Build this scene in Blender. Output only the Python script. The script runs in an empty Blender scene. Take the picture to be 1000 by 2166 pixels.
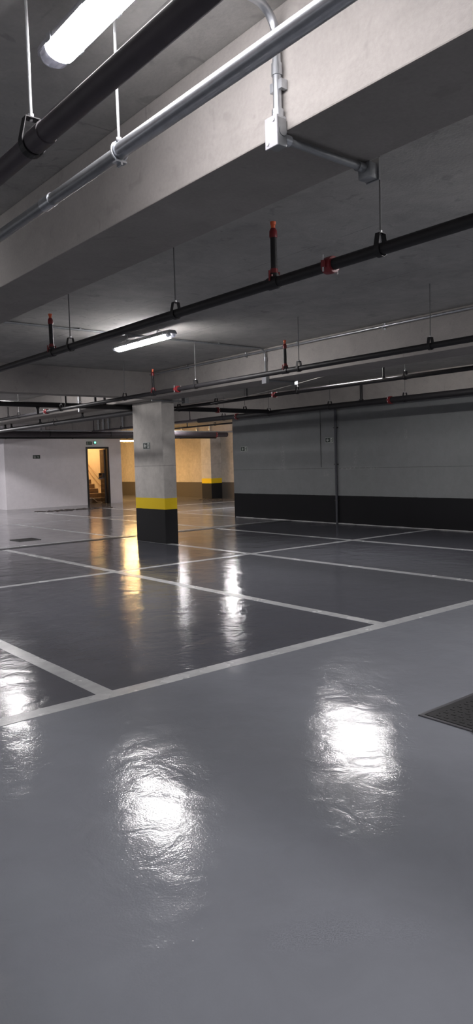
import bpy, bmesh, math, random
from mathutils import Vector, Matrix
random.seed(7)
C = bpy.context.scene.collection
PI = math.pi
ZC = 2.98      # ceiling height
ZB = 2.55      # underside of the beams
ZP = 2.46      # centre height of the pipes

# ------------------------------------------------------------------ materials
def nodes(name):
    m = bpy.data.materials.new(name); m.use_nodes = True
    nt = m.node_tree; b = nt.nodes['Principled BSDF']
    return m, nt, b
def N(nt, t, **kw):
    n = nt.nodes.new(t)
    for k, v in kw.items():
        if k in n.inputs: n.inputs[k].default_value = v
        else: setattr(n, k, v)
    return n
def L(nt, a, b): nt.links.new(a, b)
def mathn(nt, op, a, b=None, c=None):
    n = nt.nodes.new('ShaderNodeMath'); n.operation = op
    for i, v in enumerate((a, b, c)):
        if v is None: continue
        if isinstance(v, (int, float)): n.inputs[i].default_value = v
        else: nt.links.new(v, n.inputs[i])
    return n.outputs[0]
def mixc(nt, f, a, b, bt='MIX'):
    n = nt.nodes.new('ShaderNodeMix'); n.data_type = 'RGBA'; n.blend_type = bt
    for i, v in ((0, f), (6, a), (7, b)):
        if isinstance(v, (int, float)): n.inputs[i].default_value = v
        elif isinstance(v, tuple): n.inputs[i].default_value = v if len(v) == 4 else (*v, 1)
        else: nt.links.new(v, n.inputs[i])
    return n.outputs[2]
def ramp(nt, f, stops):
    n = nt.nodes.new('ShaderNodeValToRGB'); e = n.color_ramp.elements
    while len(e) < len(stops): e.new(.5)
    for k, (p, c) in enumerate(stops):
        e[k].position = p; e[k].color = (c, c, c, 1) if isinstance(c, (int, float)) else (*c, 1)
    nt.links.new(f, n.inputs[0]); return n.outputs[0]
def pos(nt):
    return N(nt, 'ShaderNodeNewGeometry').outputs['Position']
def noise(nt, vec, scale, detail=4, rough=.55, dist=0):
    n = N(nt, 'ShaderNodeTexNoise', Scale=scale, Detail=detail, Roughness=rough, Distortion=dist)
    L(nt, vec, n.inputs['Vector']); return n.outputs['Fac']
def vscale(nt, vec, s):
    n = nt.nodes.new('ShaderNodeVectorMath'); n.operation = 'MULTIPLY'
    nt.links.new(vec, n.inputs[0]); n.inputs[1].default_value = s; return n.outputs[0]
def bump(nt, b, h, dist, strength=1.0, normal=None):
    n = N(nt, 'ShaderNodeBump'); n.inputs['Strength'].default_value = strength; n.inputs['Distance'].default_value = dist
    L(nt, h, n.inputs['Height'])
    if normal is not None: L(nt, normal, n.inputs['Normal'])
    if b is not None: L(nt, n.outputs[0], b.inputs['Normal'])
    return n.outputs[0]

def plain(name, col, rough=.5, metal=0, spec=.5, var=.12, scale=14, bmp=0):
    m, nt, b = nodes(name)
    p = pos(nt); f = noise(nt, p, scale, 5)
    r = ramp(nt, f, [(.3, 1 - var), (.7, 1 + var)])
    L(nt, mixc(nt, 1.0, col, r, 'MULTIPLY'), b.inputs['Base Color'])
    b.inputs['Roughness'].default_value = rough; b.inputs['Metallic'].default_value = metal
    b.inputs['Specular IOR Level'].default_value = spec
    if bmp: bump(nt, b, noise(nt, p, scale * 3, 4), bmp)
    return m

def concrete(name, col, joints=None, axis='X', rough=.85, under=1.0, blotch=.65):
    """cast concrete: blotches, pores, board joints. axis = the normal of the face the joints are laid on"""
    m, nt, b = nodes(name)
    p = pos(nt)
    big = noise(nt, p, .9, 3, .6)
    mid = noise(nt, vscale(nt, p, (1, 1, 1.6)), 4.5, 6, .65, .6)
    fine = noise(nt, p, 60, 3, .6)
    v = mathn(nt, 'MULTIPLY_ADD', mathn(nt, 'SUBTRACT', big, .5), .55, 1.0)
    v = mathn(nt, 'MULTIPLY_ADD', mathn(nt, 'SUBTRACT', mid, .5), blotch, v)
    v = mathn(nt, 'MULTIPLY_ADD', mathn(nt, 'SUBTRACT', fine, .5), .22, v)
    spots = ramp(nt, noise(nt, p, 9, 2, .4, 1.0), [(.26, 1 - blotch * .3), (.36, 1.0)])
    v = mathn(nt, 'MULTIPLY', v, spots)
    hgt = fine
    if joints:
        # broken thin dark lines where the formwork boards met
        sep = N(nt, 'ShaderNodeSeparateXYZ'); L(nt, p, sep.inputs[0])
        for ax, period, off, w, dark in joints:
            c = sep.outputs['XYZ'.index(ax)]
            wob = mathn(nt, 'MULTIPLY', mathn(nt, 'SUBTRACT', noise(nt, p, 2.2, 3), .5), .02)
            c = mathn(nt, 'ADD', mathn(nt, 'ADD', c, off), wob)
            fr = mathn(nt, 'ABSOLUTE', mathn(nt, 'SUBTRACT', mathn(nt, 'FRACT', mathn(nt, 'DIVIDE', c, period)), .5))
            ln = mathn(nt, 'LESS_THAN', fr, w / period)
            msk = ramp(nt, noise(nt, p, 1.3, 3, .6), [(.44, 0.0), (.58, 1.0)])
            k = mathn(nt, 'MULTIPLY', mathn(nt, 'MULTIPLY', ln, msk), dark)
            v = mathn(nt, 'MULTIPLY', v, mathn(nt, 'SUBTRACT', 1.0, k))
    cb = nt.nodes.new('ShaderNodeCombineColor')
    for i in range(3): L(nt, v, cb.inputs[i])
    out = mixc(nt, 1.0, col, cb.outputs[0], 'MULTIPLY')
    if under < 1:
        # underside shade painted in: downward faces get a darker copy of the colour
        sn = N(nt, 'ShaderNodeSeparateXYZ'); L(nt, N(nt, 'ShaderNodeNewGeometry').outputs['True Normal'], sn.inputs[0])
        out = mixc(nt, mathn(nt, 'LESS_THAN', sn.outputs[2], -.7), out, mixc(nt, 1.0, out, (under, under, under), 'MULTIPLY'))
    L(nt, out, b.inputs['Base Color'])
    b.inputs['Roughness'].default_value = rough; b.inputs['Specular IOR Level'].default_value = .25
    bump(nt, b, mathn(nt, 'ADD', mathn(nt, 'MULTIPLY', mid, .5), mathn(nt, 'MULTIPLY', fine, .25)), .006)
    return m

def banded(name, upper, bands, rough=.8, conc=True, joint=None, scuffs=()):
    """wall / column paint: list of (z_top, colour) from the floor up, then 'upper'"""
    m, nt, b = nodes(name)
    p = pos(nt); sep = N(nt, 'ShaderNodeSeparateXYZ'); L(nt, p, sep.inputs[0])
    wob = mathn(nt, 'MULTIPLY', mathn(nt, 'SUBTRACT', noise(nt, p, 6, 2), .5), .008)
    z = mathn(nt, 'ADD', sep.outputs[2], wob)
    big = noise(nt, p, 1.1, 3, .6); mid = noise(nt, p, 6, 6, .65, .6); fine = noise(nt, p, 70, 3)
    amp = 1.0 if conc else .35
    v = mathn(nt, 'MULTIPLY_ADD', mathn(nt, 'SUBTRACT', big, .5), .5 * amp, 1.0)
    v = mathn(nt, 'MULTIPLY_ADD', mathn(nt, 'SUBTRACT', mid, .5), .6 * amp, v)
    v = mathn(nt, 'MULTIPLY_ADD', mathn(nt, 'SUBTRACT', fine, .5), .15, v)
    if joint is not None:
        j = mathn(nt, 'LESS_THAN', mathn(nt, 'ABSOLUTE', mathn(nt, 'SUBTRACT', z, joint)), .006)
        v = mathn(nt, 'MULTIPLY', v, mathn(nt, 'SUBTRACT', 1.0, mathn(nt, 'MULTIPLY', j, .35)))
    cb = nt.nodes.new('ShaderNodeCombineColor')
    for i in range(3): L(nt, v, cb.inputs[i])
    col = mixc(nt, 1.0, upper, cb.outputs[0], 'MULTIPLY')
    for (yy, zz, ry, rz) in scuffs:
        dy = mathn(nt, 'DIVIDE', mathn(nt, 'SUBTRACT', sep.outputs[1], yy), ry)
        dz = mathn(nt, 'DIVIDE', mathn(nt, 'SUBTRACT', sep.outputs[2], zz), rz)
        d = mathn(nt, 'ADD', mathn(nt, 'MULTIPLY', dy, dy), mathn(nt, 'MULTIPLY', dz, dz))
        near = mathn(nt, 'SUBTRACT', 1.0, d); near = mathn(nt, 'MAXIMUM', near, 0.0)
        msk = mathn(nt, 'MULTIPLY', near, ramp(nt, noise(nt, p, 22, 4, .7, 1.5), [(.5, 0.0), (.62, 1.0)]))
        col = mixc(nt, mathn(nt, 'MULTIPLY', msk, .55), col, (.42, .42, .42))
    for zt, c in sorted(bands, key=lambda q: -q[0]):
        col = mixc(nt, mathn(nt, 'LESS_THAN', z, zt), col, c)
    L(nt, col, b.inputs['Base Color'])
    b.inputs['Roughness'].default_value = rough; b.inputs['Specular IOR Level'].default_value = .3
    bump(nt, b, mathn(nt, 'ADD', mid, mathn(nt, 'MULTIPLY', fine, .4)), .003 if conc else .0015)
    return m

def epoxy(nt, b, wave=1.0, rough=.105):
    """glossy epoxy: slow hand-trowelled waves plus orange-peel, in world space"""
    p = pos(nt)
    w1 = noise(nt, vscale(nt, p, (1, 1, 0)), 1.9, 2, .5, .4)
    w2 = noise(nt, vscale(nt, p, (1, 1, 0)), 7.5, 3, .55, .8)
    w3 = noise(nt, vscale(nt, p, (1, 1, 0)), 130, 2, .5)
    n1 = bump(nt, None, w1, .0078 * wave)
    n2 = bump(nt, None, w2, .0022 * wave, normal=n1)
    n3 = bump(nt, b, w3, .00038 * wave, normal=n2)
    rg = ramp(nt, noise(nt, p, 2.5, 4, .6), [(.3, rough * .75), (.75, rough * 1.5)])
    L(nt, rg, b.inputs['Roughness'])
    b.inputs['Specular IOR Level'].default_value = .26

def floor_material():
    m, nt, b = nodes('epoxy_floor')
    p = pos(nt); sep = N(nt, 'ShaderNodeSeparateXYZ'); L(nt, p, sep.inputs[0])
    y = sep.outputs[1]
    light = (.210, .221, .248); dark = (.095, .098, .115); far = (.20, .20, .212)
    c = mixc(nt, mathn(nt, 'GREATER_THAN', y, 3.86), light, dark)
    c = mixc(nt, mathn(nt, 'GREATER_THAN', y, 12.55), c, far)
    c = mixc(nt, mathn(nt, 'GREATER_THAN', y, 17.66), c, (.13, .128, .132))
    bl = noise(nt, vscale(nt, p, (1, 1, 0)), .7, 4, .6)
    cl = noise(nt, vscale(nt, p, (1, 1, 0)), 3.5, 6, .65, .7)
    v = mathn(nt, 'MULTIPLY_ADD', mathn(nt, 'SUBTRACT', bl, .5), .35, 1.0)
    v = mathn(nt, 'MULTIPLY_ADD', mathn(nt, 'SUBTRACT', cl, .5), .22, v)
    cb = nt.nodes.new('ShaderNodeCombineColor')
    for i in range(3): L(nt, v, cb.inputs[i])
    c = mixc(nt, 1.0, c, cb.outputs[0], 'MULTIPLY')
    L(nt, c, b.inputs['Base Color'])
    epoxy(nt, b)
    return m
def line_material():
    m, nt, b = nodes('line_paint')
    p = pos(nt)
    v = ramp(nt, noise(nt, p, 9, 5, .6), [(.3, (.40, .41, .42)), (.7, (.50, .51, .52))])
    L(nt, v, b.inputs['Base Color']); epoxy(nt, b, 1.0, .22)
    return m
def emit(name, col, s):
    m, nt, b = nodes(name)
    b.inputs['Base Color'].default_value = (.8, .8, .8, 1)
    p = pos(nt)
    e = mixc(nt, 1.0, (*col, 1), ramp(nt, noise(nt, p, 3, 1), [(.3, .97), (.7, 1.0)]), 'MULTIPLY')
    L(nt, e, b.inputs['Emission Color']); b.inputs['Emission Strength'].default_value = s
    return m
def plastic_clear(name):
    m, nt, b = nodes(name)
    p = pos(nt)
    L(nt, ramp(nt, noise(nt, p, 40, 2), [(.3, (.62, .63, .68)), (.7, (.78, .79, .84))]), b.inputs['Base Color'])
    b.inputs['Roughness'].default_value = .18; b.inputs['Transmission Weight'].default_value = .45
    b.inputs['IOR'].default_value = 1.3
    return m
M = {}
M['ceiling'] = concrete('ceiling_concrete', (.405, .396, .38), [('X', 1.22, .35, .004, .38), ('Y', 2.44, .6, .004, .3)])
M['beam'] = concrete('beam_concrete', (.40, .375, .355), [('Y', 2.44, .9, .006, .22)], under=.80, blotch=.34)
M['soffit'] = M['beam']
M['column'] = banded('column_paint', (.52, .495, .465), [(.812, (.85, .60, .02)), (.613, (.018, .018, .02))], joint=1.39)
M['rwall'] = banded('grey_wall_paint', (.225, .232, .238), [(.618, (.010, .010, .012))], conc=False, joint=1.22,
                    scuffs=[(12.60, 1.55, .10, .36), (12.60, 1.24, .22, .06), (10.40, 1.22, .85, .05), (10.33, 1.45, .07, .24), (11.2, 1.10, .12, .08), (9.0, 1.9, .06, .2)])
M['lwall'] = banded('pale_wall_paint', (.74, .71, .735), [], conc=False)
M['warmwall'] = banded('rear_wall', (.44, .40, .35), [(.64, (.085, .075, .065))])
M['stairwall'] = banded('stair_plaster', (.78, .72, .60), [], conc=False)
M['floor'] = floor_material()
M['line'] = line_material()
M['black_pipe'] = plain('black_steel', (.018, .017, .019), .5, .0, .35)
M['brown_pipe'] = plain('dark_primer', (.058, .048, .056), .55, .0, .5)
M['galv'] = plain('galvanized_steel', (.52, .54, .57), .30, .85, .5, .1, 30)
M['galv_dull'] = plain('galvanized_dull', (.30, .31, .32), .42, .7, .5, .1, 30)
M['rod'] = plain('zinc_rod', (.60, .61, .62), .38, .6, .5)
M['rod_dark'] = plain('dull_rod', (.17, .17, .17), .5, .3, .4)
M['red'] = plain('red_enamel', (.19, .018, .022), .40, 0, .5)
M['orange'] = plain('orange_plastic', (.85, .16, .06), .45, 0, .5)
M['housing'] = plain('grey_polycarbonate', (.42, .42, .45), .4, 0, .4, .05)
M['clear'] = plastic_clear('clear_plastic')
M['tube'] = emit('led_lens', (1.0, .965, .965), 62)
M['tube_near'] = emit('led_lens_near', (1.0, .965, .985), 24)
M['tube_out'] = emit('led_lens_out', (1.0, .965, .985), 27)
M['tube_fill'] = emit('led_lens_fill', (1.0, .96, .99), 300)
M['tube_low'] = emit('led_lens_low', (1.0, .96, .97), 26)
M['tube_far'] = emit('led_lens_far', (1.0, .96, .97), 120)
M['tube_warm'] = emit('warm_led_lens', (1.0, .62, .26), 150)
M['bulb_warm'] = emit('warm_bulb', (1.0, .58, .25), 130)
M['green_led'] = emit('green_led', (.05, 1.0, .35), 5)
M['cast'] = plain('cast_iron', (.022, .022, .024), .52, .2, .4, .3, 30, .001)
M['cast_rim'] = plain('steel_rim', (.10, .10, .11), .45, .5, .5)
M['black_frame'] = plain('black_enamel', (.012, .011, .012), .4)
M['leaf'] = plain('dark_leaf', (.055, .048, .042), .22, .2, .5)
M['sign_black'] = plain('sign_black', (.010, .022, .016), .5)
M['sign_white'] = plain('sign_white', (.52, .55, .52), .5)
M['sign_grey'] = plain('sign_grey', (.30, .32, .31), .5)
M['cable'] = plain('white_cable', (.62, .60, .58), .5)
M['stair'] = plain('stair_stone', (.20, .15, .11), .5, 0, .4, .25, 18)
M['nosing'] = plain('stair_nosing', (.52, .42, .32), .5)
M['rail'] = plain('rail_paint', (.46, .38, .28), .4)
M['caulk'] = plain('caulk', (.50, .50, .50), .7)
M['trench'] = plain('trench_iron', (.015, .015, .016), .5)
M['dirt'] = plain('dirt', (.07, .06, .055), .9, 0, .2, .4)
M['wire_orange'] = plain('cut_wire', (.70, .42, .16), .5)

# ------------------------------------------------------------------ mesh helpers
def obj(name, bm, mat, parent=None, smooth=False):
    me = bpy.data.meshes.new(name); bmesh.ops.recalc_face_normals(bm, faces=bm.faces[:]); bm.to_mesh(me); bm.free()
    if smooth:
        for f in me.polygons: f.use_smooth = True
        try: me.set_sharp_from_angle(angle=math.radians(40))
        except Exception: pass
    me.materials.append(mat)
    o = bpy.data.objects.new(name, me); C.objects.link(o)
    if parent is not None:
        o.parent = parent
        chain = parent; off = Vector((0, 0, 0))
        while chain is not None: off += chain.location; chain = chain.parent
        o.location = -off      # geometry is given in world coordinates; parents are never rotated
    return o
def root(name, label, cat, loc, group=None):
    o = bpy.data.objects.new(name, None); C.objects.link(o); o.location = loc; o.empty_display_size = .1
    o['label'] = label; o['category'] = cat
    if group: o['group'] = group
    return o
def tag(o, label, cat, group=None, kind=None):
    o['label'] = label; o['category'] = cat
    if group: o['group'] = group
    if kind: o['kind'] = kind
    return o
def box(bm, x0, x1, y0, y1, z0, z1, bev=0, mat=None):
    r = bmesh.ops.create_cube(bm, size=1.0)
    T = Matrix.Translation(((x0 + x1) / 2, (y0 + y1) / 2, (z0 + z1) / 2)) @ Matrix.Diagonal((abs(x1 - x0), abs(y1 - y0), abs(z1 - z0), 1))
    bmesh.ops.transform(bm, matrix=T, verts=r['verts'])
    if bev:
        ed = list({e for v in r['verts'] for e in v.link_edges})
        bmesh.ops.bevel(bm, geom=ed, offset=bev, segments=2, affect='EDGES', profile=.5)
    return bm
def tube(bm, pts, r, seg=14, closed=False, caps=True):
    """sweep a circle along a polyline; r may be a list"""
    P = [Vector(p) for p in pts]; n = len(P)
    rs = r if isinstance(r, (list, tuple)) else [r] * n
    t0 = (P[1] - P[0]).normalized()
    ref = Vector((0, 0, 1)) if abs(t0.z) < .9 else Vector((1, 0, 0))
    nrm = (ref - t0 * ref.dot(t0)).normalized(); rings = []
    for i in range(n):
        if closed: t = (P[(i + 1) % n] - P[i - 1]).normalized()
        elif i == 0: t = t0
        elif i == n - 1: t = (P[-1] - P[-2]).normalized()
        else: t = ((P[i + 1] - P[i]).normalized() + (P[i] - P[i - 1]).normalized()).normalized()
        nrm = (nrm - t * nrm.dot(t))
        nrm = nrm.normalized() if nrm.length > 1e-6 else t.orthogonal().normalized()
        bn = t.cross(nrm)
        rings.append([bm.verts.new(P[i] + (nrm * math.cos(2 * PI * k / seg) + bn * math.sin(2 * PI * k / seg)) * rs[i]) for k in range(seg)])
    for i in range(n if closed else n - 1):
        a, b = rings[i], rings[(i + 1) % n]
        for k in range(seg):
            bm.faces.new((a[k], a[(k + 1) % seg], b[(k + 1) % seg], b[k]))
    if caps and not closed:
        bm.faces.new(rings[0]); bm.faces.new(rings[-1])
    return bm
def arc(c, r, a0, a1, n, u, v):
    c, u, v = Vector(c), Vector(u), Vector(v)
    return [c + u * (r * math.cos(a0 + (a1 - a0) * i / n)) + v * (r * math.sin(a0 + (a1 - a0) * i / n)) for i in range(n + 1)]
def prism(bm, poly, d):
    """extrude a polygon (world points) by vector d"""
    a = [bm.verts.new(Vector(p)) for p in poly]; b = [bm.verts.new(Vector(p) + Vector(d)) for p in poly]
    n = len(poly); bm.faces.new(a); bm.faces.new(b[::-1])
    for i in range(n): bm.faces.new((a[i], b[i], b[(i + 1) % n], a[(i + 1) % n]))
    return bm
def B(): return bmesh.new()
def struct(name, bm, mat, parent=None, kind='structure'):
    o = obj(name, bm, mat, parent)
    if parent is None: o['kind'] = kind
    return o

# ------------------------------------------------------------------ shell
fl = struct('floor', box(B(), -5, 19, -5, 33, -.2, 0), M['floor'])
struct('ceiling', box(B(), -5, 19, -5, 33, ZC, ZC + .2), M['ceiling'])
def slab(name, x0, x1, y0, y1, z0, z1, mat): return struct(name, box(B(), x0, x1, y0, y1, z0, z1), mat)
slab('wall_right', 11.75, 11.95, -5, 14.48, 0, ZC, M['rwall'])
bm = B(); YW = 24.3
for a in ((9.55, 12.66, 0, ZC), (13.62, 14.15, 0, ZC), (12.66, 13.62, 2.155, ZC)):
    box(bm, a[0], a[1], YW, YW + .15, a[2], a[3])
bmesh.ops.remove_doubles(bm, verts=bm.verts, dist=1e-5)
struct('wall_back', bm, M['lwall'])
slab('wall_stair_left', 9.55, 9.70, YW + .15, 32, 0, ZC, M['lwall'])
slab('wall_stair_right', 14.0, 14.15, YW + .15, 32, 0, ZC, M['stairwall'])
slab('wall_stair_end', 9.7, 14.0, 31.85, 32, 0, ZC, M['stairwall'])
slab('wall_stair_inner', 12.35, 12.45, YW + .15, 31.85, 0, ZC, M['stairwall'])
slab('wall_rear', 18.0, 18.2, 14.0, 32.2, 0, ZC, M['warmwall'])
slab('wall_rear_end', 14.15, 18.0, 32.0, 32.2, 0, ZC, M['warmwall'])
slab('wall_rear_near', 11.95, 18.0, 13.8, 14.0, 0, ZC, M['warmwall'])
# bead of pale sealant along the foot of the right wall
bm = B(); y = -2.0; prev = None
pts = []
while y < 14.45:
    pts.append((11.745 - random.uniform(.0, .012), y, .004)); y += random.uniform(.08, .2)
tube(bm, pts, [random.uniform(.006, .013) for _ in pts], 6)
struct('baseboard_right', bm, M['caulk'])

# ------------------------------------------------------------------ beams and columns
def thing(o, label, cat, group=None): return tag(o, label, cat, group)
G_BEAM = 'concrete ceiling beams'
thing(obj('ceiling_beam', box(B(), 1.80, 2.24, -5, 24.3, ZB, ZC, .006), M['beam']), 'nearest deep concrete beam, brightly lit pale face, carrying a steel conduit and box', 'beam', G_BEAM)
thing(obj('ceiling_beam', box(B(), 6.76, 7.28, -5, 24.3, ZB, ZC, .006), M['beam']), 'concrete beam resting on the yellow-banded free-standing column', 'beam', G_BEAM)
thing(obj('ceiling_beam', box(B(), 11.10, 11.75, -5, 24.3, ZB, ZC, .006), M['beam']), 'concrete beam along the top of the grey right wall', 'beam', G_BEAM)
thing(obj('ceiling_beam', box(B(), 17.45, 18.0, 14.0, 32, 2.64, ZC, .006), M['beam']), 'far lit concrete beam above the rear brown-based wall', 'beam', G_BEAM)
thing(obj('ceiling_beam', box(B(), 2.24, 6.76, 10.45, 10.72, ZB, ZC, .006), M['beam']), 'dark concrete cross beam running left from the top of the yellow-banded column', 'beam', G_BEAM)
thing(obj('concrete_column', box(B(), 7.03, 7.30, 10.62, 11.60, 0, ZB, .012), M['column']), 'free-standing grey concrete column with yellow and black painted base', 'column')
thing(obj('concrete_column', box(B(), 17.46, 18.0, 22.95, 23.6, 0, 2.64, .012), M['column']), 'far column with yellow and black base against the rear wall', 'column')

# ------------------------------------------------------------------ floor markings
G_LINE = 'pale parking bay lines'
def pline(x0, x1, y0, y1, z, label):
    bm = B()
    # long strips with slightly uneven painted edges
    along_x = (x1 - x0) > (y1 - y0); n = max(2, int(max(x1 - x0, y1 - y0) / .25)); ra, rb = [], []
    for i in range(n + 1):
        t = i / n; j = random.uniform(-.002, .002); k = random.uniform(-.002, .002)
        if along_x: ra.append(bm.verts.new((x0 + (x1 - x0) * t, y0 + j, z))); rb.append(bm.verts.new((x0 + (x1 - x0) * t, y1 + k, z)))
        else: ra.append(bm.verts.new((x0 + j, y0 + (y1 - y0) * t, z))); rb.append(bm.verts.new((x1 + k, y0 + (y1 - y0) * t, z)))
    for i in range(n): bm.faces.new((ra[i], ra[i + 1], rb[i + 1], rb[i]))
    r = bmesh.ops.extrude_face_region(bm, geom=bm.faces[:])
    for v in [g for g in r['geom'] if isinstance(g, bmesh.types.BMVert)]: v.co.z = 0.0
    return thing(obj('parking_line', bm, M['line']), label, 'floor line', G_LINE)
W = .06
pline(-4.9, 11.72, 3.87 - W, 3.87 + W, .0016, 'nearest long pale line between the light grey aisle and the dark parking bays')
pline(-4.9, 11.68, 8.38 - W * .85, 8.38 + W * .85, .0016, 'pale cross line halfway down the dark bays, crossing in front of the column')
pline(-4.9, 11.68, 12.56, 12.64, .0016, 'pale line directly behind the dark drain channel')
pline(-4.9, 17.9, 17.62, 17.72, .0016, 'pale cross line of the far bays, beyond the small square drain')
pline(12.0, 17.9, 20.4, 20.5, .0016, 'short pale cross line on the floor near the rear brown-based wall')
for x, lb in ((-0.3, 'pale bay line left of the picture'), (2.105, 'bay line meeting the nearest aisle line at lower left'), (4.735, 'long bay line running from the picture left edge to the aisle line at right'),
              (7.09, 'bay line starting at the foot of the yellow-banded column'), (9.42, 'bay line nearest to the grey right wall')):
    if x < 0: continue
    pline(x - W * .95, x + W * .95, 3.87 + W, 12.24, .0012, lb)
for x, y1, lb in ((4.735, 17.62, 'far bay line behind the drain channel at far left'), (7.14, 17.62, 'far bay line running from the drain channel beside the small square drain'), (9.5, 17.62, 'far bay line crossing the drain channel right of the column'),
              (11.9, 22.2, 'far bay line running away from the end of the grey right wall')):
    pline(x - W * .85, x + W * .85, 12.64 if x < 11.8 else 14.5, y1, .0012, lb)
for x, lb in ((9.55, 'bay line ending toward the far stair block, left one'), ):
    pline(x - W * .85, x + W * .85, 17.72, 22.0, .0012, lb)

# drain channel: dark iron strip in a shallow frame
t = root('drain_channel', 'long black drain channel crossing the floor behind the column', 'drain', (4, 12.36, 0))
bm = B(); box(bm, -4.9, 11.68, 12.285, 12.30, 0, .004); box(bm, -4.9, 11.68, 12.42, 12.435, 0, .004); obj('channel_frame', bm, M['cast_rim'], t)
bm = B(); x = -1.0
box(bm, -4.9, 11.68, 12.30, 12.42, 0, .002)
for i in range(320):
    box(bm, x, x + .02, 12.305, 12.415, .002, .004); x += .0396
obj('channel_grating', bm, M['trench'], t)
# square drain grate at the far left
t = root('drain_grate', 'small square dark drain grate on the far light floor left of the column', 'drain', (5.7, 13.63, 0))
bm = B()
for a in ((5.47, 5.93, 13.40, 13.43), (5.47, 5.93, 13.83, 13.86), (5.47, 5.50, 13.43, 13.83), (5.90, 5.93, 13.43, 13.83)): box(bm, *a, 0, .008)
obj('grate_frame', bm, M['trench'], t)
bm = B(); box(bm, 5.50, 5.90, 13.43, 13.83, 0, .002)
for i in range(10): box(bm, 5.505 + i * .04, 5.525 + i * .04, 13.435, 13.825, .002, .007)
obj('grate_bars', bm, M['trench'], t)
# manhole cover, right edge of the picture
t = root('manhole_cover', 'black cast iron floor hatch with raised dash pattern at the right edge', 'manhole cover', (3.55, 1.96, 0))
X0, X1, Y0, Y1 = 3.154, 3.954, 1.556, 2.356
bm = B()
for a in ((X0, X1, Y1 - .022, Y1), (X0, X1, Y0, Y0 + .022), (X0, X0 + .022, Y0 + .022, Y1 - .022), (X1 - .022, X1, Y0 + .022, Y1 - .022)): box(bm, *a, 0, .007, .0015)
obj('hatch_frame', bm, M['cast_rim'], t)
bm = B(); box(bm, X0 + .027, X1 - .027, Y0 + .027, Y1 - .027, 0, .008, .001)
for i in range(22):
    for j in range(14):
        xx = X0 + .055 + i * .0325; yy = Y0 + .075 + j * .048
        if j < 14 and i % 2 == 0: box(bm, xx, xx + .013, yy, yy + .026, .008, .0105, .001)
        elif i % 2: box(bm, xx + .004, xx + .010, yy + .026, yy + .034, .008, .0105, .001)
obj('hatch_plate', bm, M['cast'], t)
bm = B(); tube(bm, arc((X0 + .012, Y0 + .44, .012), .026, 0, 2 * PI, 20, (1, 0, 0), (0, 1, 0))[:-1], .007, 8, closed=True)
obj('lifting_eye', bm, M['cast'], t, True)
bm = B(); tube(bm, [(X0 + .012, Y0 + .44, 0), (X0 + .012, Y0 + .44, .012)], .022, 16); obj('hinge_pin', bm, M['trench'], t, True)

# loose dirt
def rubble(x0, x1, y0, y1, n, label, name='debris', smax=.035):
    bm = B()
    for i in range(n):
        s = random.uniform(.006, smax); u = random.random(); xx = x0 + (x1 - x0) * u; yy = random.uniform(y0, y1)
        h = s * random.uniform(.08, .3)
        r = bmesh.ops.create_icosphere(bm, subdivisions=1, radius=1)
        bmesh.ops.transform(bm, matrix=Matrix.Translation((xx, yy, h * .6)) @ Matrix.Rotation(random.random() * PI, 4, 'Z') @ Matrix.Diagonal((s * random.uniform(1, 3), s, h, 1)), verts=r['verts'])
    return tag(obj(name, bm, M['dirt']), label, 'debris', kind='stuff')
rubble(9.7, 12.4, 21.7, 22.3, 170, 'scattered dark dirt and chips on the floor before the pale stair wall', smax=.06)
rubble(16.4, 17.3, 21.2, 23.0, 90, 'scattered dirt at the foot of the rear column', smax=.04)

# ------------------------------------------------------------------ pipes
def ringpts(c, r, axis, n=18):
    u, v = ((1, 0, 0), (0, 0, 1)) if axis == 'Y' else ((0, 1, 0), (0, 0, 1))
    return arc(c, r, 0, 2 * PI, n, u, v)[:-1]
def hanger(par, x, y, z, r, axis='Y', dark=True, rodr=.0045, top=ZC, mat=None):
    """threaded rod with a clevis ring; a part of the pipe run"""
    u = Vector((1, 0, 0)) if axis == 'Y' else Vector((0, 1, 0)); a = Vector((0, 1, 0)) if axis == 'Y' else Vector((1, 0, 0))
    c = Vector((x, y, z)); ringm = mat or (M['black_pipe'] if dark else M['galv'])
    # strap: under the pipe and up to a flat top, like an upside-down U with open window
    bm = B(); hw = .016; th = .004; R = r + .004
    prof = [c + u * (R * math.cos(t)) + Vector((0, 0, R * math.sin(t))) for t in [PI + PI * i / 12 for i in range(13)]]
    prof = [c + u * (-.62 * R) + Vector((0, 0, r + .045))] + [c + u * (-R) + Vector((0, 0, .3 * r))] + prof + [c + u * R + Vector((0, 0, .3 * r))] + [c + u * (.62 * R) + Vector((0, 0, r + .045))]
    n = len(prof); out = []
    cc = c + Vector((0, 0, .3 * r))
    for p in prof:
        d = (p - cc); d.normalize(); out.append(p + d * th)
    V = [[bm.verts.new(q + a * s) for s in (-hw, hw)] for q in prof]; Wv = [[bm.verts.new(q + a * s) for s in (-hw, hw)] for q in out]
    for i in range(n):
        j = (i + 1) % n
        bm.faces.new((V[i][0], V[i][1], V[j][1], V[j][0])); bm.faces.new((Wv[i][0], Wv[j][0], Wv[j][1], Wv[i][1]))
        bm.faces.new((V[i][0], V[j][0], Wv[j][0], Wv[i][0])); bm.faces.new((V[i][1], Wv[i][1], Wv[j][1], V[j][1]))
    h = obj('pipe_hanger', bm, ringm, par)
    bm = B(); tube(bm, [(x, y, z + r + .04), (x, y, top)], rodr, 8); obj('rod', bm, M['rod' if rodr > .005 or not dark else 'rod_dark'], h, True)
    bm = B(); tube(bm, [(x, y, z + r + .050), (x, y, z + r + .062)], .010, 6); obj('nut', bm, M['rod'], h)
    return h
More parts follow.
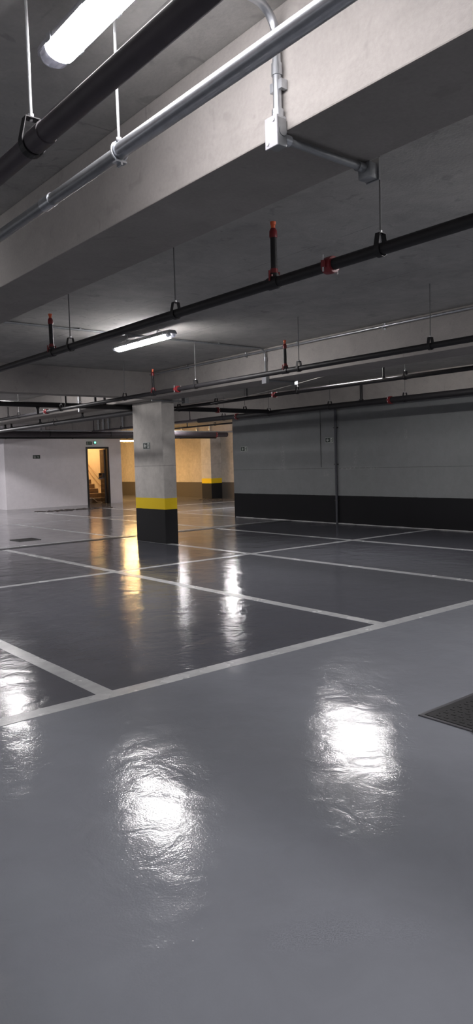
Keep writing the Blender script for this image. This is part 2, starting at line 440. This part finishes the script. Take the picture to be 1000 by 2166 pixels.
def upright(par, x, y, z, r, h=.345, cap=True):
    """sprinkler riser: saddle clamp, black nipple, red reducer, orange plug"""
    s = B(); tube(s, [(x, y, z), (x, y, z + h - .06)], r * .62, 14); ris = obj('riser', s, M['black_pipe'], par, True)
    s = B(); tube(s, [(x, y - .045, z), (x, y + .045, z)], r + .006, 18); tube(s, [(x, y, z + r * .6), (x, y, z + r + .022)], r * .9, 16)
    obj('saddle_clamp', s, M['black_pipe'], ris, True)
    s = B(); tube(s, [(x, y, z + r + .020), (x, y, z + r + .050)], [r * .80, r * .72], 16)
    for q in (-1, 1): tube(s, [(x + q * r * 1.25, y, z + r * .2), (x + q * r * 1.25, y, z + r + .035)], .006, 8); box(s, x + q * r * .8 - .008, x + q * r * .8 + .008, y - .014, y + .014, z + r + .001, z + r + .012)
    obj('saddle_bolt', s, M['red'], ris, True)
    if cap:
        s = B(); tube(s, [(x, y, z + h - .085), (x, y, z + h - .075), (x, y, z + h - .045), (x, y, z + h - .03)], [r * .72, r * .78, r * .74, r * .50], 16); obj('reducer', s, M['red'], ris, True)
        s = B(); tube(s, [(x, y, z + h - .03), (x, y, z + h - .012), (x, y, z + h - .010), (x, y, z + h + .008)], [r * .40, r * .42, r * .52, r * .58], 12); obj('orange_plug', s, M['orange'], ris, True)
    return ris
def coupling(par, x, y, z, r, axis='Y', mat=None):
    a = Vector((0, 1, 0)) if axis == 'Y' else Vector((1, 0, 0)); u = Vector((1, 0, 0)) if axis == 'Y' else Vector((0, 1, 0)); c = Vector((x, y, z))
    s = B(); tube(s, [c - a * .032, c - a * .030, c - a * .012, c + a * .012, c + a * .030, c + a * .032], [r + .002, r + .013, r + .016, r + .016, r + .013, r + .002], 20)
    for q in (-1, 1):
        p = c + u * (q * (r + .022))
        tube(s, [p - Vector((0, 0, .018)), p + Vector((0, 0, .018))], .014, 8)
    cp = obj('grooved_coupling', s, mat or M['red'], par, True)
    for q in (-1, 1):
        s = B(); p = c + u * (q * (r + .024)); tube(s, [p - Vector((0, 0, .040)), p + Vector((0, 0, .048))], .005, 8)
        obj('coupling_bolt', s, M['rod'], cp, True)
def run(name, label, group, x, y0, y1, z, r, mat, axis='Y', hangers=(), risers=(), coup=(), drops=(), dark=True, cat='pipe', seg=18, rodr=.0045, rh=.345):
    mid = (y0 + y1) / 2
    c = (x, mid, z) if axis == 'Y' else (mid, x, z)
    t = root(name, label, cat, c, group)
    bm = B()
    tube(bm, [(x, y0, z), (x, y1, z)] if axis == 'Y' else [(y0, x, z), (y1, x, z)], r, seg)
    obj('pipe_run', bm, mat, t, True)
    P = (lambda q: (x, q)) if axis == 'Y' else (lambda q: (q, x))
    for q in hangers: hanger(t, *P(q), z, r, axis, dark, rodr)
    for q in risers: upright(t, *P(q), z, r, rh)
    for q in coup: coupling(t, *P(q), z, r, axis)
    for q, l in drops:
        px, py = P(q)
        bm = B(); tube(bm, [(px, py, z), (px, py, z + l)], max(.014, r * .5), 12); tube(bm, [(px, py, z + (r if l > 0 else -r) * .9), (px, py, z + (r + .02 if l > 0 else -r - .02))], max(.02, r * .75), 12)
        obj('branch', bm, mat, t, True)
    return t
G_SP = 'black sprinkler pipes'
run('sprinkler_pipe', 'black sprinkler pipe crossing the picture with two orange-capped uprights and a red clamp', G_SP, 2.95, -3.0, 10.2, 2.46, .031, M['black_pipe'], hangers=(-1, .6, 2.40, 4.23, 5.86, 9.0), risers=(0.2, 3.20, 6.24, 9.3), coup=(2.75,))
run('sprinkler_pipe', 'sprinkler pipe in front of the column beam, red coupling just right of the column', G_SP, 5.627, -3.0, 19.8, 2.42, .0295, M['black_pipe'], hangers=(2.18, 4.02, 5.74, 7.67, 9.48, 11.63, 13.48, 15.66), risers=(3.04, 5.96, 8.69), coup=(8.09, 12.22), drops=((11.45, .22), (14.0, .22)), rh=.33)
run('sprinkler_pipe', 'sprinkler pipe just behind the column beam, with short uprights and a red clamp', G_SP, 7.8, -3.0, 11.25, 2.465, .029, M['black_pipe'], hangers=(4.0, 5.97, 8.0, 10.04), coup=(8.53,), drops=((6.33, .42), (9.2, .3), (3.3, .42)))
run('sprinkler_pipe', 'thick black water pipe along the top of the grey right wall', G_SP, 10.62, -3.0, 14.4, 2.47, .056, M['black_pipe'], hangers=(4.5, 6.3, 8.14, 9.98, 11.8, 13.4), coup=(8.47, 12.9), drops=((9.16, .36), (3.2, .36)))
run('sprinkler_pipe', 'thin far sprinkler pipe in line with the thick pipe, passing behind the column', G_SP, 10.62, 14.4, 19.9, 2.49, .024, M['brown_pipe'], hangers=(15.7, 18.16), drops=((14.77, .28), (19.8, .34), (17.3, .3)))
run('sprinkler_pipe', 'thin far sprinkler pipe beyond the end of the grey right wall', G_SP, 12.05, 14.2, 19.9, 2.46, .022, M['black_pipe'], hangers=(15.6, 18.4), drops=((16.9, .18),))
G_MAIN = 'thick dark water mains'
run('water_main', 'thick black main pipe crossing behind the column parallel to the cross beam', G_MAIN, 11.76, -3.0, 10.555, 2.498, .046, M['black_pipe'], axis='X', hangers=(2.7, 4.3, 8.2, 9.9), coup=(9.16,), drops=((6.36, .22), (6.55, .22), (5.25, -.16)))
run('water_main', 'thick dark pipe slanting from behind the column to the far left', G_MAIN, 7.10, 11.603, 19.9, 2.40, .050, M['black_pipe'], hangers=(15.0, 19), drops=((13.7, .14), (15.8, .14), (17.5, .14), (17.9, .14)))
run('water_main', 'upper thick dark pipe running across above the pale stair wall', G_MAIN, 20.55, 4.0, 16.4, 2.44, .085, M['brown_pipe'], axis='X', hangers=(7.5, 9.5, 11.6, 13.6), coup=(15.9,))
run('water_main', 'lower dark pipe running across just above the pale stair wall', G_MAIN, 21.2, 4.0, 16.4, 2.375, .05, M['black_pipe'], axis='X', hangers=(8.4, 10.6, 12.6, 14.8))
# conduits
G_C = 'galvanized electrical conduits'
run('conduit_run', 'pale conduit lying above the dark mains near the stair wall', G_C, 20.0, 4.0, 16.4, 2.515, .020, M['galv'], axis='X', hangers=(7.9, 9.0, 10.9, 12.9, 13.1), dark=False)
# near, upper-left pair
t = run('water_pipe', 'dark brown pipe close to camera across the upper left corner', 'near pipes', 1.052, -2.0, 10.0, 2.468, .034, M['brown_pipe'], hangers=(-.6, 2.30, 4.1, 6.0), dark=True, rodr=.0055)
s = B(); tube(s, [(1.052, 2.19, 2.468), (1.052, 2.28, 2.468)], .0375, 24); obj('pipe_sleeve', s, M['brown_pipe'], t, True)
t = root('metal_conduit', 'shiny galvanized conduit parallel to the near beam, lit along its top', 'conduit', (1.31, 3, 2.468), 'near pipes')
s = B(); tube(s, [(1.31, -2, 2.468), (1.31, 2.18, 2.468)], .0265, 24); obj('pipe_run', s, M['galv'], t, True)
s = B(); tube(s, [(1.31, 2.18, 2.462), (1.31, 9.6, 2.462)], .0235, 24); obj('pipe_run', s, M['galv_dull'], t, True)
s = B(); tube(s, [(1.31, 2.70, 2.462), (1.31, 2.78, 2.462)], .0265, 24); obj('pipe_sleeve', s, M['galv'], t, True)
for y in (2.18, 0.2, 5.0):
    s = B(); tube(s, ringpts((1.31, y, 2.466), .031, 'Y', 24), .0035, 8, closed=True)
    box(s, 1.296, 1.324, y - .012, y + .012, 2.495, 2.500); box(s, 1.290, 1.330, y - .014, y + .014, 2.427, 2.433)
    box(s, 1.306, 1.314, y - .014, y + .014, 2.418, 2.427)
    h = obj('pipe_hanger', s, M['galv'], t, False)
    s = B(); tube(s, [(1.31, y, 2.498), (1.31, y, ZC)], .005, 10); obj('rod', s, M['rod'], h, True)
    s = B(); tube(s, [(1.31, y, 2.500), (1.31, y, 2.512)], .010, 6); obj('nut', s, M['rod'], h)

def conduit_box(par, x0, x1, y0, y1, z0, z1, lid='-X', mat=None):
    mat = mat or M['galv_dull']
    b = obj('junction_box', box(B(), x0, x1, y0, y1, z0, z1, .006), mat, par, True)
    s = B()
    if lid == '-X':
        box(s, x0 - .007, x0 - .0005, y0 - .004, y1 + .004, z0 - .004, z1 + .004, .002); l = obj('box_lid', s, M['housing'], b)
        s = B()
        for yy, zz in ((y0 + .012, z1 - .012), (y1 - .012, z0 + .012)): tube(s, [(x0 - .011, yy, zz), (x0 - .006, yy, zz)], .006, 10)
        obj('lid_screw', s, M['rod'], b, True)
        s = B(); tube(s, [((x0 + x1) / 2, y0 - .004, z0 + .05), ((x0 + x1) / 2, y0 + .001, z0 + .05)], .017, 16); obj('knockout_plug', s, M['galv_dull'], b, True)
    else:
        box(s, x0 + .004, x1 - .004, y0 + .004, y1 - .004, z0 - .006, z0 - .0005, .002); obj('box_lid', s, M['galv'], b)
# conduit down the near beam
t = root('conduit_drop', 'galvanized conduit bending down the lit face of the near beam into a box', 'conduit', (1.77, 1.89, 2.7), G_C)
YC = 1.89; xr = 1.778; R_ = .10; r = .0152
s = B()
tube(s, [(.2, YC, ZC - .02), (xr - R_, YC, ZC - .02)] + arc((xr - R_, YC, ZC - .02 - R_), R_, PI / 2, 0, 10, (1, 0, 0), (0, 0, 1))[1:] + [(xr, YC, 2.60)], r, 18)
obj('conduit_tube', s, M['galv'], t, True)
s = B(); tube(s, [(xr, YC, 2.735), (xr, YC, 2.775)], r + .004, 16); tube(s, [(xr, YC, ZC - .145), (xr, YC, ZC - .13)], r + .003, 16); obj('conduit_sleeve', s, M['galv'], t, True)
s = B()
for zz in (2.70,):
    box(s, 1.770, 1.7985, YC - .030, YC - .014, zz - .016, zz + .016, .001); box(s, 1.770, 1.7985, YC + .014, YC + .030, zz - .016, zz + .016, .001)
obj('strap', s, M['galv'], t)
s = B(); tube(s, [(xr, YC, 2.592), (xr, YC, 2.62)], r + .006, 16); box(s, xr - .024, xr + .020, YC - .02, YC + .02, 2.588, 2.596); obj('box_connector', s, M['galv'], t, True)
conduit_box(t, 1.750, 1.796, YC - .027, YC + .027, 2.490, 2.586)
s = B(); tube(s, [(1.79, YC, 2.528), (2.22, YC, 2.528)], .014, 18); obj('conduit_tube', s, M['galv_dull'], t, True)
s = B(); tube(s, [(1.80, YC, 2.528), (1.83, YC, 2.528)], .019, 16); obj('box_connector', s, M['galv'], t, True)
s = B(); tube(s, [(2.19, YC, 2.528), (2.225, YC, 2.528)], .019, 16); obj('box_connector', s, M['galv_dull'], t, True)
bq = obj('junction_box', box(B(), 2.225, 2.275, YC - .030, YC + .028, 2.488, 2.548, .005), M['galv_dull'], t, True)
obj('box_flange', box(B(), 2.276, 2.281, YC - .036, YC + .030, 2.485, 2.570, .001), M['galv_dull'], bq)
# conduit feeding lamp two then dropping on the column beam
t = root('conduit_drop', 'thin conduit crossing the ceiling past the hanging lamp and dropping down the column beam', 'conduit', (6.7, 7.5, 2.9), G_C)
YC2 = 7.52
s = B(); tube(s, [(2.26, YC2, ZC - .016), (6.63, YC2, ZC - .016)] + arc((6.63, YC2, ZC - .016 - .09), .09, PI / 2, 0, 8, (1, 0, 0), (0, 0, 1))[1:] + [(6.72, YC2, 2.60)], .0125, 14); obj('conduit_tube', s, M['galv_dull'], t, True)
s = B()
for xx in (3.9, 5.9): box(s, xx - .012, xx + .012, YC2 - .035, YC2 + .035, ZC - .012, ZC)
obj('strap', s, M['galv_dull'], t)
s = B(); tube(s, [(6.72, YC2, 2.80), (6.72, YC2, 2.85)], .020, 14); obj('conduit_sleeve', s, M['galv'], t, True)
conduit_box(t, 6.695, 6.755, YC2 - .04, YC2 + .04, 2.49, 2.60)
s = B(); tube(s, [(6.75, YC2 - .02, 2.53), (7.24, YC2 - .02, 2.53)], .012, 14); obj('conduit_tube', s, M['galv_dull'], t, True)
s = B(); box(s, 7.22, 7.29, YC2 - .055, YC2 + .015, 2.49, 2.548, .004); obj('junction_box', s, M['galv_dull'], t)
# conduit along the column beam near the ceiling, bending down by the column
t = root('conduit_along_beam', 'long conduit clipped high on the column beam, bending down left of the column', 'conduit', (6.72, 5, 2.93), G_C)
s = B(); tube(s, [(6.715, -3, 2.935), (6.715, 10.70, 2.935)] + arc((6.715, 10.70, 2.815), .12, PI / 2, 0, 8, (0, 1, 0), (0, 0, 1))[1:] + [(6.715, 10.82, 2.56)], .0135, 14)
# keep the bend clear of the cross beam
bm_tmp = s
obj('conduit_tube', s, M['galv'], t, True)
s = B()
for yy in (1.2, 2.6, 4.05, 5.45, 6.9, 7.95, 9.4): box(s, 6.700, 6.76, yy - .012, yy + .012, 2.915, 2.921); box(s, 6.752, 6.76, yy - .012, yy + .012, 2.90, 2.975); tube(s, [(6.73, yy, 2.94), (6.73, yy, ZC)], .004, 6)
obj('strap', s, M['galv'], t)
t = root('conduit_drop', 'short dark conduit stub with a box under the beam right of the column top', 'conduit', (7.2, 10.5, 2.5), G_C)
s = B(); tube(s, [(6.76, 10.50, 2.515), (7.42, 10.50, 2.515)], .012, 12); obj('conduit_tube', s, M['galv_dull'], t, True)
obj('junction_box', box(B(), 7.42, 7.50, 10.45, 10.55, 2.475, 2.60, .004), M['galv_dull'], t)
# vertical conduits on far beam faces
def vertical(x, y, z0, z1, r, label, mat='galv', sx=-1):
    t = root('vertical_conduit', label, 'conduit', (x, y, z0), G_C)
    s = B(); tube(s, [(x, y, z0), (x, y, z1 + (.01 if z1 == ZC else 0))], r, 12); obj('conduit_tube', s, M[mat], t, True)
    s = B(); box(s, x - r - .004, x + .03, y - r * 2, y + r * 2, (z0 + z1) / 2 - .012, (z0 + z1) / 2 + .012); obj('strap', s, M[mat], t)
for k, yy in enumerate((20.30, 19.98, 19.66)):
    vertical(11.05, yy, 2.56, ZC, .026, ('leftmost', 'middle', 'rightmost')[k] + ' of three shiny vertical conduits left of the column top')
vertical(11.05, 18.80, 2.50, ZC, .026, 'shiny vertical conduit touching the left edge of the column in view')
vertical(6.72, 13.1, 2.50, 2.90, .022, 'short bright vertical conduit on the beam face left of the column')
for k, yy in enumerate((23.75, 22.9)):
    vertical(17.40, yy, 2.56, ZC, .026, ('left', 'right')[k] + ' shiny vertical conduit above the far yellow-banded column')
vertical(17.40, 24.8, 2.6, ZC, .024, 'bent vertical conduit left of the far column top')
# wall riser on the right wall
t = root('wall_conduit', 'dark vertical pipe running down the grey right wall to the floor', 'conduit', (11.71, 10.86, 0))
s = B(); tube(s, [(11.715, 10.86, 0), (11.715, 10.86, ZB)], .026, 16); obj('conduit_tube', s, plain('grey_painted_pipe', (.060, .062, .075), .6), t, True)
s = B()
for zz in (.5, 1.3, 2.1): box(s, 11.70, 11.75, 10.81, 10.91, zz, zz + .02)
obj('strap', s, M['black_frame'], t)
s = tag(obj('wall_shadow_line', tube(B(), [(11.742, 11.34, 1.25), (11.742, 11.34, 2.55)], .005, 6), M['black_frame']), 'thin dark strip for the vertical joint shadow on the grey wall left of the wall pipe', 'cable')  # dark strip standing in for the shadow line of a wall joint
# hanging white cable
P0, P1 = Vector((7.30, 6.95, ZB + .01)), Vector((8.0, 11.70, 2.485))
pts = []
for i in range(25):
    u = i / 24; p = P0.lerp(P1, u); p.z -= .15 * 4 * u * (1 - u) * .35; pts.append(p)
# straight taut piece then sag near the main pipe
tag(obj('hanging_cable', tube(B(), pts, .0045, 8), M['cable'], None, True), 'thin pale cable sagging from the column beam to the black main pipe', 'cable')

# ------------------------------------------------------------------ lamps
G_L = 'ceiling batten lamps'
def lamp(x, y0, y1, z, label, tube_mat, axis='Y', w=.125, detail=True):
    """vapour-tight batten: grey tray, rounded lens, clear end pieces, clips and hangers"""
    mid = (y0 + y1) / 2
    t = root('batten_lamp', label, 'lamp', (x, mid, z) if axis == 'Y' else (mid, x, z), G_L)
    def T(a, b, c): return (x + a, b, z + c) if axis == 'Y' else (b, x + a, z + c)
    def sweep(prof, ys, scales):
        bm = B(); rings = []
        for yy, sc in zip(ys, scales):
            rings.append([bm.verts.new(T(px * sc, yy, pz * (sc if sc < 1 else 1))) for px, pz in prof])
        n = len(prof)
        for i in range(len(rings) - 1):
            for k in range(n): bm.faces.new((rings[i][k], rings[i][(k + 1) % n], rings[i + 1][(k + 1) % n], rings[i + 1][k]))
        bm.faces.new(rings[0]); bm.faces.new(rings[-1]); return bm
    h = w / 2
    tray = [(-h, 0), (-h, .012), (-h * .62, .045), (h * .62, .045), (h, .012), (h, 0)]
    lens = [(-h * .97, -.001)] + [(h * .97 * math.cos(PI + PI * i / 8), -.004 + .036 * math.sin(PI + PI * i / 8)) for i in range(1, 8)] + [(h * .97, -.001)]
    e = .075
    obj('housing', sweep(tray, [y0, y0 + .02, y1 - .02, y1], [.8, 1, 1, .8]), M['housing'], t)
    obj('lens', sweep(lens, [y0 + e, y1 - e], [1, 1]), tube_mat, t)
    for q in (0, 1):
        a, b_ = (y0, y0 + e - .001) if q == 0 else (y1, y1 - e + .001)
        ec = obj('end_cap', sweep(lens, [a, a + (b_ - a) * .35, b_], [.62, .93, 1.0]), M['clear'], t)
        if detail:
            for sx in (-.45, .45):
                bm = B(); aa, bb = T(sx * h, a + (b_ - a) * .35, -.012), T(sx * h, b_, -.012); tube(bm, [aa, bb], .013, 12); obj('tube_end', bm, M['housing'], ec, True)
    if detail:
        n = 5
        for i in range(n):
            yy = y0 + .12 + (y1 - y0 - .24) * i / (n - 1)
            for sx in (-1, 1):
                bm = B(); c = T(sx * (h + .003), yy, .004)
                box(bm, c[0] - .004, c[0] + .004, c[1] - .014, c[1] + .014, c[2] - .014, c[2] + .014, .001); obj('clip', bm, M['galv'], t)
    for yy in (y0 + .28, y1 - .28):
        bm = B(); c = T(0, yy, .045)
        ux = (.022, .012)
        box(bm, c[0] - .028, c[0] + .028, c[1] - .012, c[1] + .012, c[2], c[2] + .003)
        for s_ in (-1, 1): box(bm, c[0] + s_ * .026 - .0015, c[0] + s_ * .026 + .0015, c[1] - .010, c[1] + .010, c[2], c[2] + .03)
        box(bm, c[0] - .028, c[0] + .028, c[1] - .010, c[1] + .010, c[2] + .028, c[2] + .031)
        br = obj('bracket', bm, M['galv'], t)
        bm = B(); tube(bm, [(c[0], c[1], c[2] + .03), (c[0], c[1], ZC + .012)], .0035, 8); obj('rod', bm, M['rod'], br, True)
    return t
lamp(1.188, 1.16, 2.42, 2.83, 'very bright long lamp at the top left corner with clear end piece', M['tube_near'], w=.112)
lamp(4.60, 6.66, 7.92, 2.85, 'bright lamp hanging left of centre above the column', M['tube'])
lamp(7.97, 6.45, 7.71, 2.86, 'lamp between the column beam and the right wall beam', M['tube'], detail=False)
lamp(4.90, 12.0, 13.26, 2.86, 'lamp behind the cross beam at far left', M['tube'], detail=False)
lamp(14.3, 16.8, 18.06, 2.86, 'lamp beyond the end of the grey right wall', M['tube_far'], detail=False)
lamp(6.1, 20.0, 21.26, 2.86, 'added unseen lamp lighting the pale stair wall from the left', M['tube_fill'], detail=False)  # fill lamp added out of frame to brighten the stair wall
lamp(3.6, 22.0, 23.26, 2.86, 'added farthest left fill lamp outside the picture', M['tube_fill'], detail=False)  # second added lamp, unseen, more light for the stair wall
lamp(8.7, 13.1, 14.36, 2.86, 'added dim fill lamp behind the column between two beams', M['tube_low'], detail=False)  # added to lift the left part of the right wall
lamp(13.9, 19.75, 21.0, 2.86, 'lamp above the dark mains near the rear column', M['tube'], detail=False)
lamp(1.17, -.62, .64, 2.83, 'added fill lamp of the near row just outside the top of the picture', M['tube_out'], detail=False)  # added out of view so the near beam face brightens toward the right
lamp(4.75, .7, 1.96, 2.85, 'added fill lamp on the near row right of the picture', M['tube'], detail=False)  # unseen, added to raise the light on the near floor
lamp(8.60, -.4, .86, 2.85, 'added fill lamp near the right wall outside the picture', M['tube'], detail=False)  # unseen extra batten, added as fill light
lamp(1.17, 5.6, 6.86, 2.85, 'added fill lamp left of the near beam outside the picture', M['tube'], detail=False)  # added out of view to lighten the left part of the near beam
lamp(29.0, 14.8, 16.05, 2.86, 'hidden warm lamp added deeper in the yellow-lit passage', M['tube_warm'], axis='X', detail=False)  # added behind the visible warm lamp to brighten the gap wall
lamp(25.5, 14.55, 15.8, 2.43, 'warm glowing lamp in the yellow-lit passage left of the column', M['tube_warm'], axis='X', detail=False)
# cut wires under the warm lamp
bm = B()
for k in range(5):
    a = k * 1.3; p = Vector((14.75, 25.4, 2.40)); d = Vector((math.cos(a) * .13, math.sin(a) * .08, -.03 - .05 * (k % 3)))
    tube(bm, [p, p + d * .5 + Vector((0, 0, .01)), p + d], .006, 6)
tag(obj('loose_wire', bm, M['wire_orange']), 'tuft of loose wires hanging under the warm passage lamp', 'wire')
# warm bulkhead in the stair well
t = root('stair_lamp', 'warm round lamp high in the stairwell behind the open door', 'lamp', (12.95, 26.3, ZC))
s = B(); tube(s, [(12.95, 26.3, ZC), (12.95, 26.3, ZC - .03)], .14, 20); obj('lamp_base', s, M['housing'], t, True)
s = B(); tube(s, [(12.95, 26.3, ZC - .03), (12.95, 26.3, ZC - .06), (12.95, 26.3, ZC - .08)], [.125, .11, .06], 20); obj('lamp_shade', s, M['bulb_warm'], t, True)

# ------------------------------------------------------------------ stair door, stair, rail
d = struct('door_1', box(box(box(B(), 12.66, 12.73, YW - .015, YW + .165, 0, 2.155), 13.55, 13.62, YW - .015, YW + .165, 0, 2.155), 12.73, 13.55, YW - .015, YW + .165, 2.085, 2.155), M['black_frame'])
th = math.radians(107); hx, hy = 13.53, YW + .17
ca, sa = math.cos(th), math.sin(th)
def leafbox(bm, u0, u1, v0, v1, z0, z1):
    # u along leaf from hinge, v thickness
    q = [(hx - ca * u - sa * v, hy + sa * u - ca * v) for u, v in ((u0, v0), (u1, v0), (u1, v1), (u0, v1))]
    return prism(bm, [(a, b, z0) for a, b in q], (0, 0, z1 - z0))
lf = obj('door_leaf', leafbox(B(), 0, .80, -.02, .02, .01, 2.07), M['leaf'], d)
bm = B(); leafbox(bm, -.0, .05, .02, .03, .01, 2.07); obj('door_edge', bm, M['black_frame'], lf)
bm = B(); leafbox(bm, .06, .14, .021, .10, .98, 1.16); leafbox(bm, .66, .76, .021, .10, .98, 1.16); leafbox(bm, .10, .72, .075, .10, 1.02, 1.06)
obj('panic_bar', bm, M['black_frame'], lf)
bm = B(); leafbox(bm, .55, .78, .10, .125, .93, .97); leafbox(bm, .68, .76, .021, .12, .92, .98); obj('door_handle', bm, M['galv'], lf)
bm = B()
for k in range(11):
    y0 = 25.4 + k * .28; box(bm, 12.45, 13.99, y0, y0 + (.28 if k < 10 else 2.4), 0, .18 * (k + 1) - .02)
st = tag(obj('staircase', bm, M['stair']), 'flight of brown stone steps climbing away behind the open door', 'stairs')
bm = B()
for k in range(11):
    y0 = 25.4 + k * .28; box(bm, 12.45, 13.99, y0 - .015, y0 + (.28 if k < 10 else 2.4), .18 * (k + 1) - .02, .18 * (k + 1))
obj('stair_treads', bm, M['nosing'], st)
t = root('handrail', 'double painted tube handrail on the yellow-lit stair wall', 'handrail', (13.93, 26, .9))
for dz in (0, -.24):
    a = [(13.93, 28.6, 2.80 + dz), (13.93, 25.72, .955 + dz), (13.93, 25.62, .905 + dz), (13.93, 25.42, .89 + dz)]
    obj('rail_tube', tube(B(), a, .021, 12), M['rail'], t, True)
bm = B()
for yy, zz in ((26.2, 1.26), (27.6, 2.16)):
    for dz in (0, -.24): tube(bm, [(13.93, yy, zz + dz), (14.0, yy, zz + dz - .03)], .008, 8)
obj('rail_bracket', bm, M['rail'], t, True)
tag(obj('power_cable', tube(B(), [(12.85, 25.6, .19), (13.25, 25.5, .195), (13.42, 25.38, .19), (13.52, 25.355, .12), (13.6, 25.32, .03), (13.75, 25.15, .012)], .012, 8), M['cable'], None, True), 'pale cord draped over the lowest stair steps', 'cable')
# green indicator over the door
t = root('emergency_light', 'small emergency unit with glowing green light above the stair door', 'light', (13.03, YW, 2.32))
obj('unit_body', box(B(), 12.985, 13.09, YW - .05, YW + .001, 2.25, 2.37, .01), M['housing'], t, True)
s = bmesh.new(); bmesh.ops.create_uvsphere(s, u_segments=14, v_segments=8, radius=.030); bmesh.ops.translate(s, verts=s.verts, vec=(13.035, YW - .055, 2.315)); obj('green_lens', s, M['green_led'], t, True)

# ------------------------------------------------------------------ signs
def sign(origin, U, nrm, w, h, arrow, man_left, border, label, ratio=None):
    """origin = lower-left corner as the viewer sees it, U = viewer's right, nrm = out of the wall"""
    O, U, Nn = Vector(origin), Vector(U), Vector(nrm); V = Vector((0, 0, 1))
    t = root('exit_sign', label, 'sign', tuple(O), 'exit direction signs')
    def rect(u0, u1, v0, v1, d0, d1, bm=None):
        bm = bm or B(); return prism(bm, [O + U * a + V * b + Nn * d0 for a, b in ((u0, v0), (u1, v0), (u1, v1), (u0, v1))], Nn * (d1 - d0))
    def poly(pts, d0, d1, bm): return prism(bm, [O + U * a + V * b + Nn * d0 for a, b in pts], Nn * (d1 - d0))
    bd = h * .075
    obj('sign_plate', rect(0, w, 0, h, 0, .004), M['sign_white' if border else 'sign_black'], t)
    if border: obj('sign_field', rect(bd, w - bd, bd, h - bd, .0041, .0052), M['sign_black'], t)
    D0, D1 = .0053, .0062
    # arrow
    ac = w * (.68 if man_left else .32); m = h / 2; L_ = w * .19
    bm = B()
    def A(pts):  # rotate local arrow (pointing -u) to the wanted direction
        out = []
        for a, b in pts:
            if arrow == 'left': p = (a, b)
            elif arrow == 'right': p = (-a, b)
            elif arrow == 'up': p = (b, -a)
            out.append((ac + p[0], m + p[1]))
        return out
    s = h * .33
    poly(A([(-s, 0), (-s * .15, s * .95), (s * .18, s * .95), (-s * .22, s * .26), (s * .95, s * .26), (s * .95, -s * .26), (-s * .22, -s * .26), (s * .18, -s * .95), (-s * .15, -s * .95)]), D0, D1, bm)
    obj('arrow', bm, M['sign_white' if border else 'sign_grey'], t)
    # pale doorway with a running figure
    mc = w * (.24 if man_left else .77); dw = w * .125
    obj('doorway', rect(mc - dw, mc + dw, bd * 1.9, h - bd * 1.9, D0, D1), M['sign_white' if border else 'sign_grey'], t)
    q = h * .01; f = B(); E0, E1 = D1 + .0001, D1 + .0007
    def sc(pts): return [(mc + a * q, m + b * q) for a, b in pts]
    poly(sc([(4 * math.cos(k * PI / 4) - 3, 27 + 5 * math.sin(k * PI / 4)) for k in range(8)]), E0, E1, f)
    poly(sc([(-7, 20), (5, 20), (8, 0), (0, -4), (-4, 2)]), E0, E1, f)
    poly(sc([(0, -2), (8, 0), (3, -18), (10, -36), (4, -36), (-3, -17)]), E0, E1, f)
    poly(sc([(-4, 2), (2, -2), (-8, -16), (-17, -12), (-16, -8), (-9, -10)]), E0, E1, f)
    poly(sc([(5, 20), (14, 8), (20, 12), (19, 7), (13, 3), (4, 13)]), E0, E1, f)
    poly(sc([(-7, 20), (-16, 12), (-15, 4), (-12, 4), (-12, 10), (-5, 14)]), E0, E1, f)
    obj('running_figure', f, M['sign_black'], t)
sign((7.028, 11.26, 1.695), (0, -1, 0), (-1, 0, 0), .235, .125, 'left', False, True, 'small exit sign with left arrow on the free-standing column')
sign((11.748, 11.20, 1.79), (0, -1, 0), (-1, 0, 0), .24, .115, 'left', False, True, 'exit sign with left arrow on the grey wall beside the wall pipe')
sign((11.748, 14.16, 1.69), (0, -1, 0), (-1, 0, 0), .25, .118, 'left', False, True, 'exit sign with left arrow at the left end of the grey wall')
sign((10.585, YW - .001, 1.755), (1, 0, 0), (0, -1, 0), .27, .125, 'right', True, False, 'dark exit sign with right arrow on the pale stair wall')
sign((12.69, YW - .001, 2.235), (1, 0, 0), (0, -1, 0), .235, .12, 'up', True, False, 'dark exit sign with up arrow above the stair door')

# ------------------------------------------------------------------ world, camera
w = bpy.data.worlds.new('World'); bpy.context.scene.world = w; w.use_nodes = True
bg = w.node_tree.nodes['Background']; bg.inputs[0].default_value = (.95, .95, 1.0, 1); bg.inputs[1].default_value = .18

f, yaw, pit, rol = 1518.504, math.radians(50.8089), math.radians(-3.90599), math.radians(-1.653575)
F = Vector((math.cos(yaw) * math.cos(pit), math.sin(yaw) * math.cos(pit), math.sin(pit)))
R0 = Vector((math.sin(yaw), -math.cos(yaw), 0)); U0 = R0.cross(F)
Rr = R0 * math.cos(rol) + U0 * math.sin(rol); Uu = -R0 * math.sin(rol) + U0 * math.cos(rol)
cam = bpy.data.cameras.new('Camera'); co = bpy.data.objects.new('Camera', cam); C.objects.link(co)
cam.sensor_fit = 'VERTICAL'; cam.sensor_height = 24; cam.lens = f / 2166 * 24; cam.clip_end = 200; cam.clip_start = .05
co.matrix_world = Matrix(((Rr.x, Uu.x, -F.x, 0), (Rr.y, Uu.y, -F.y, 0), (Rr.z, Uu.z, -F.z, 1.4), (0, 0, 0, 1)))
sc = bpy.context.scene; sc.camera = co
sc.view_settings.view_transform = 'Standard'; sc.view_settings.look = 'None'; sc.view_settings.exposure = 1.15
sc.cycles.use_denoising = True
sc.cycles.max_bounces = 6; sc.cycles.sample_clamp_indirect = 6
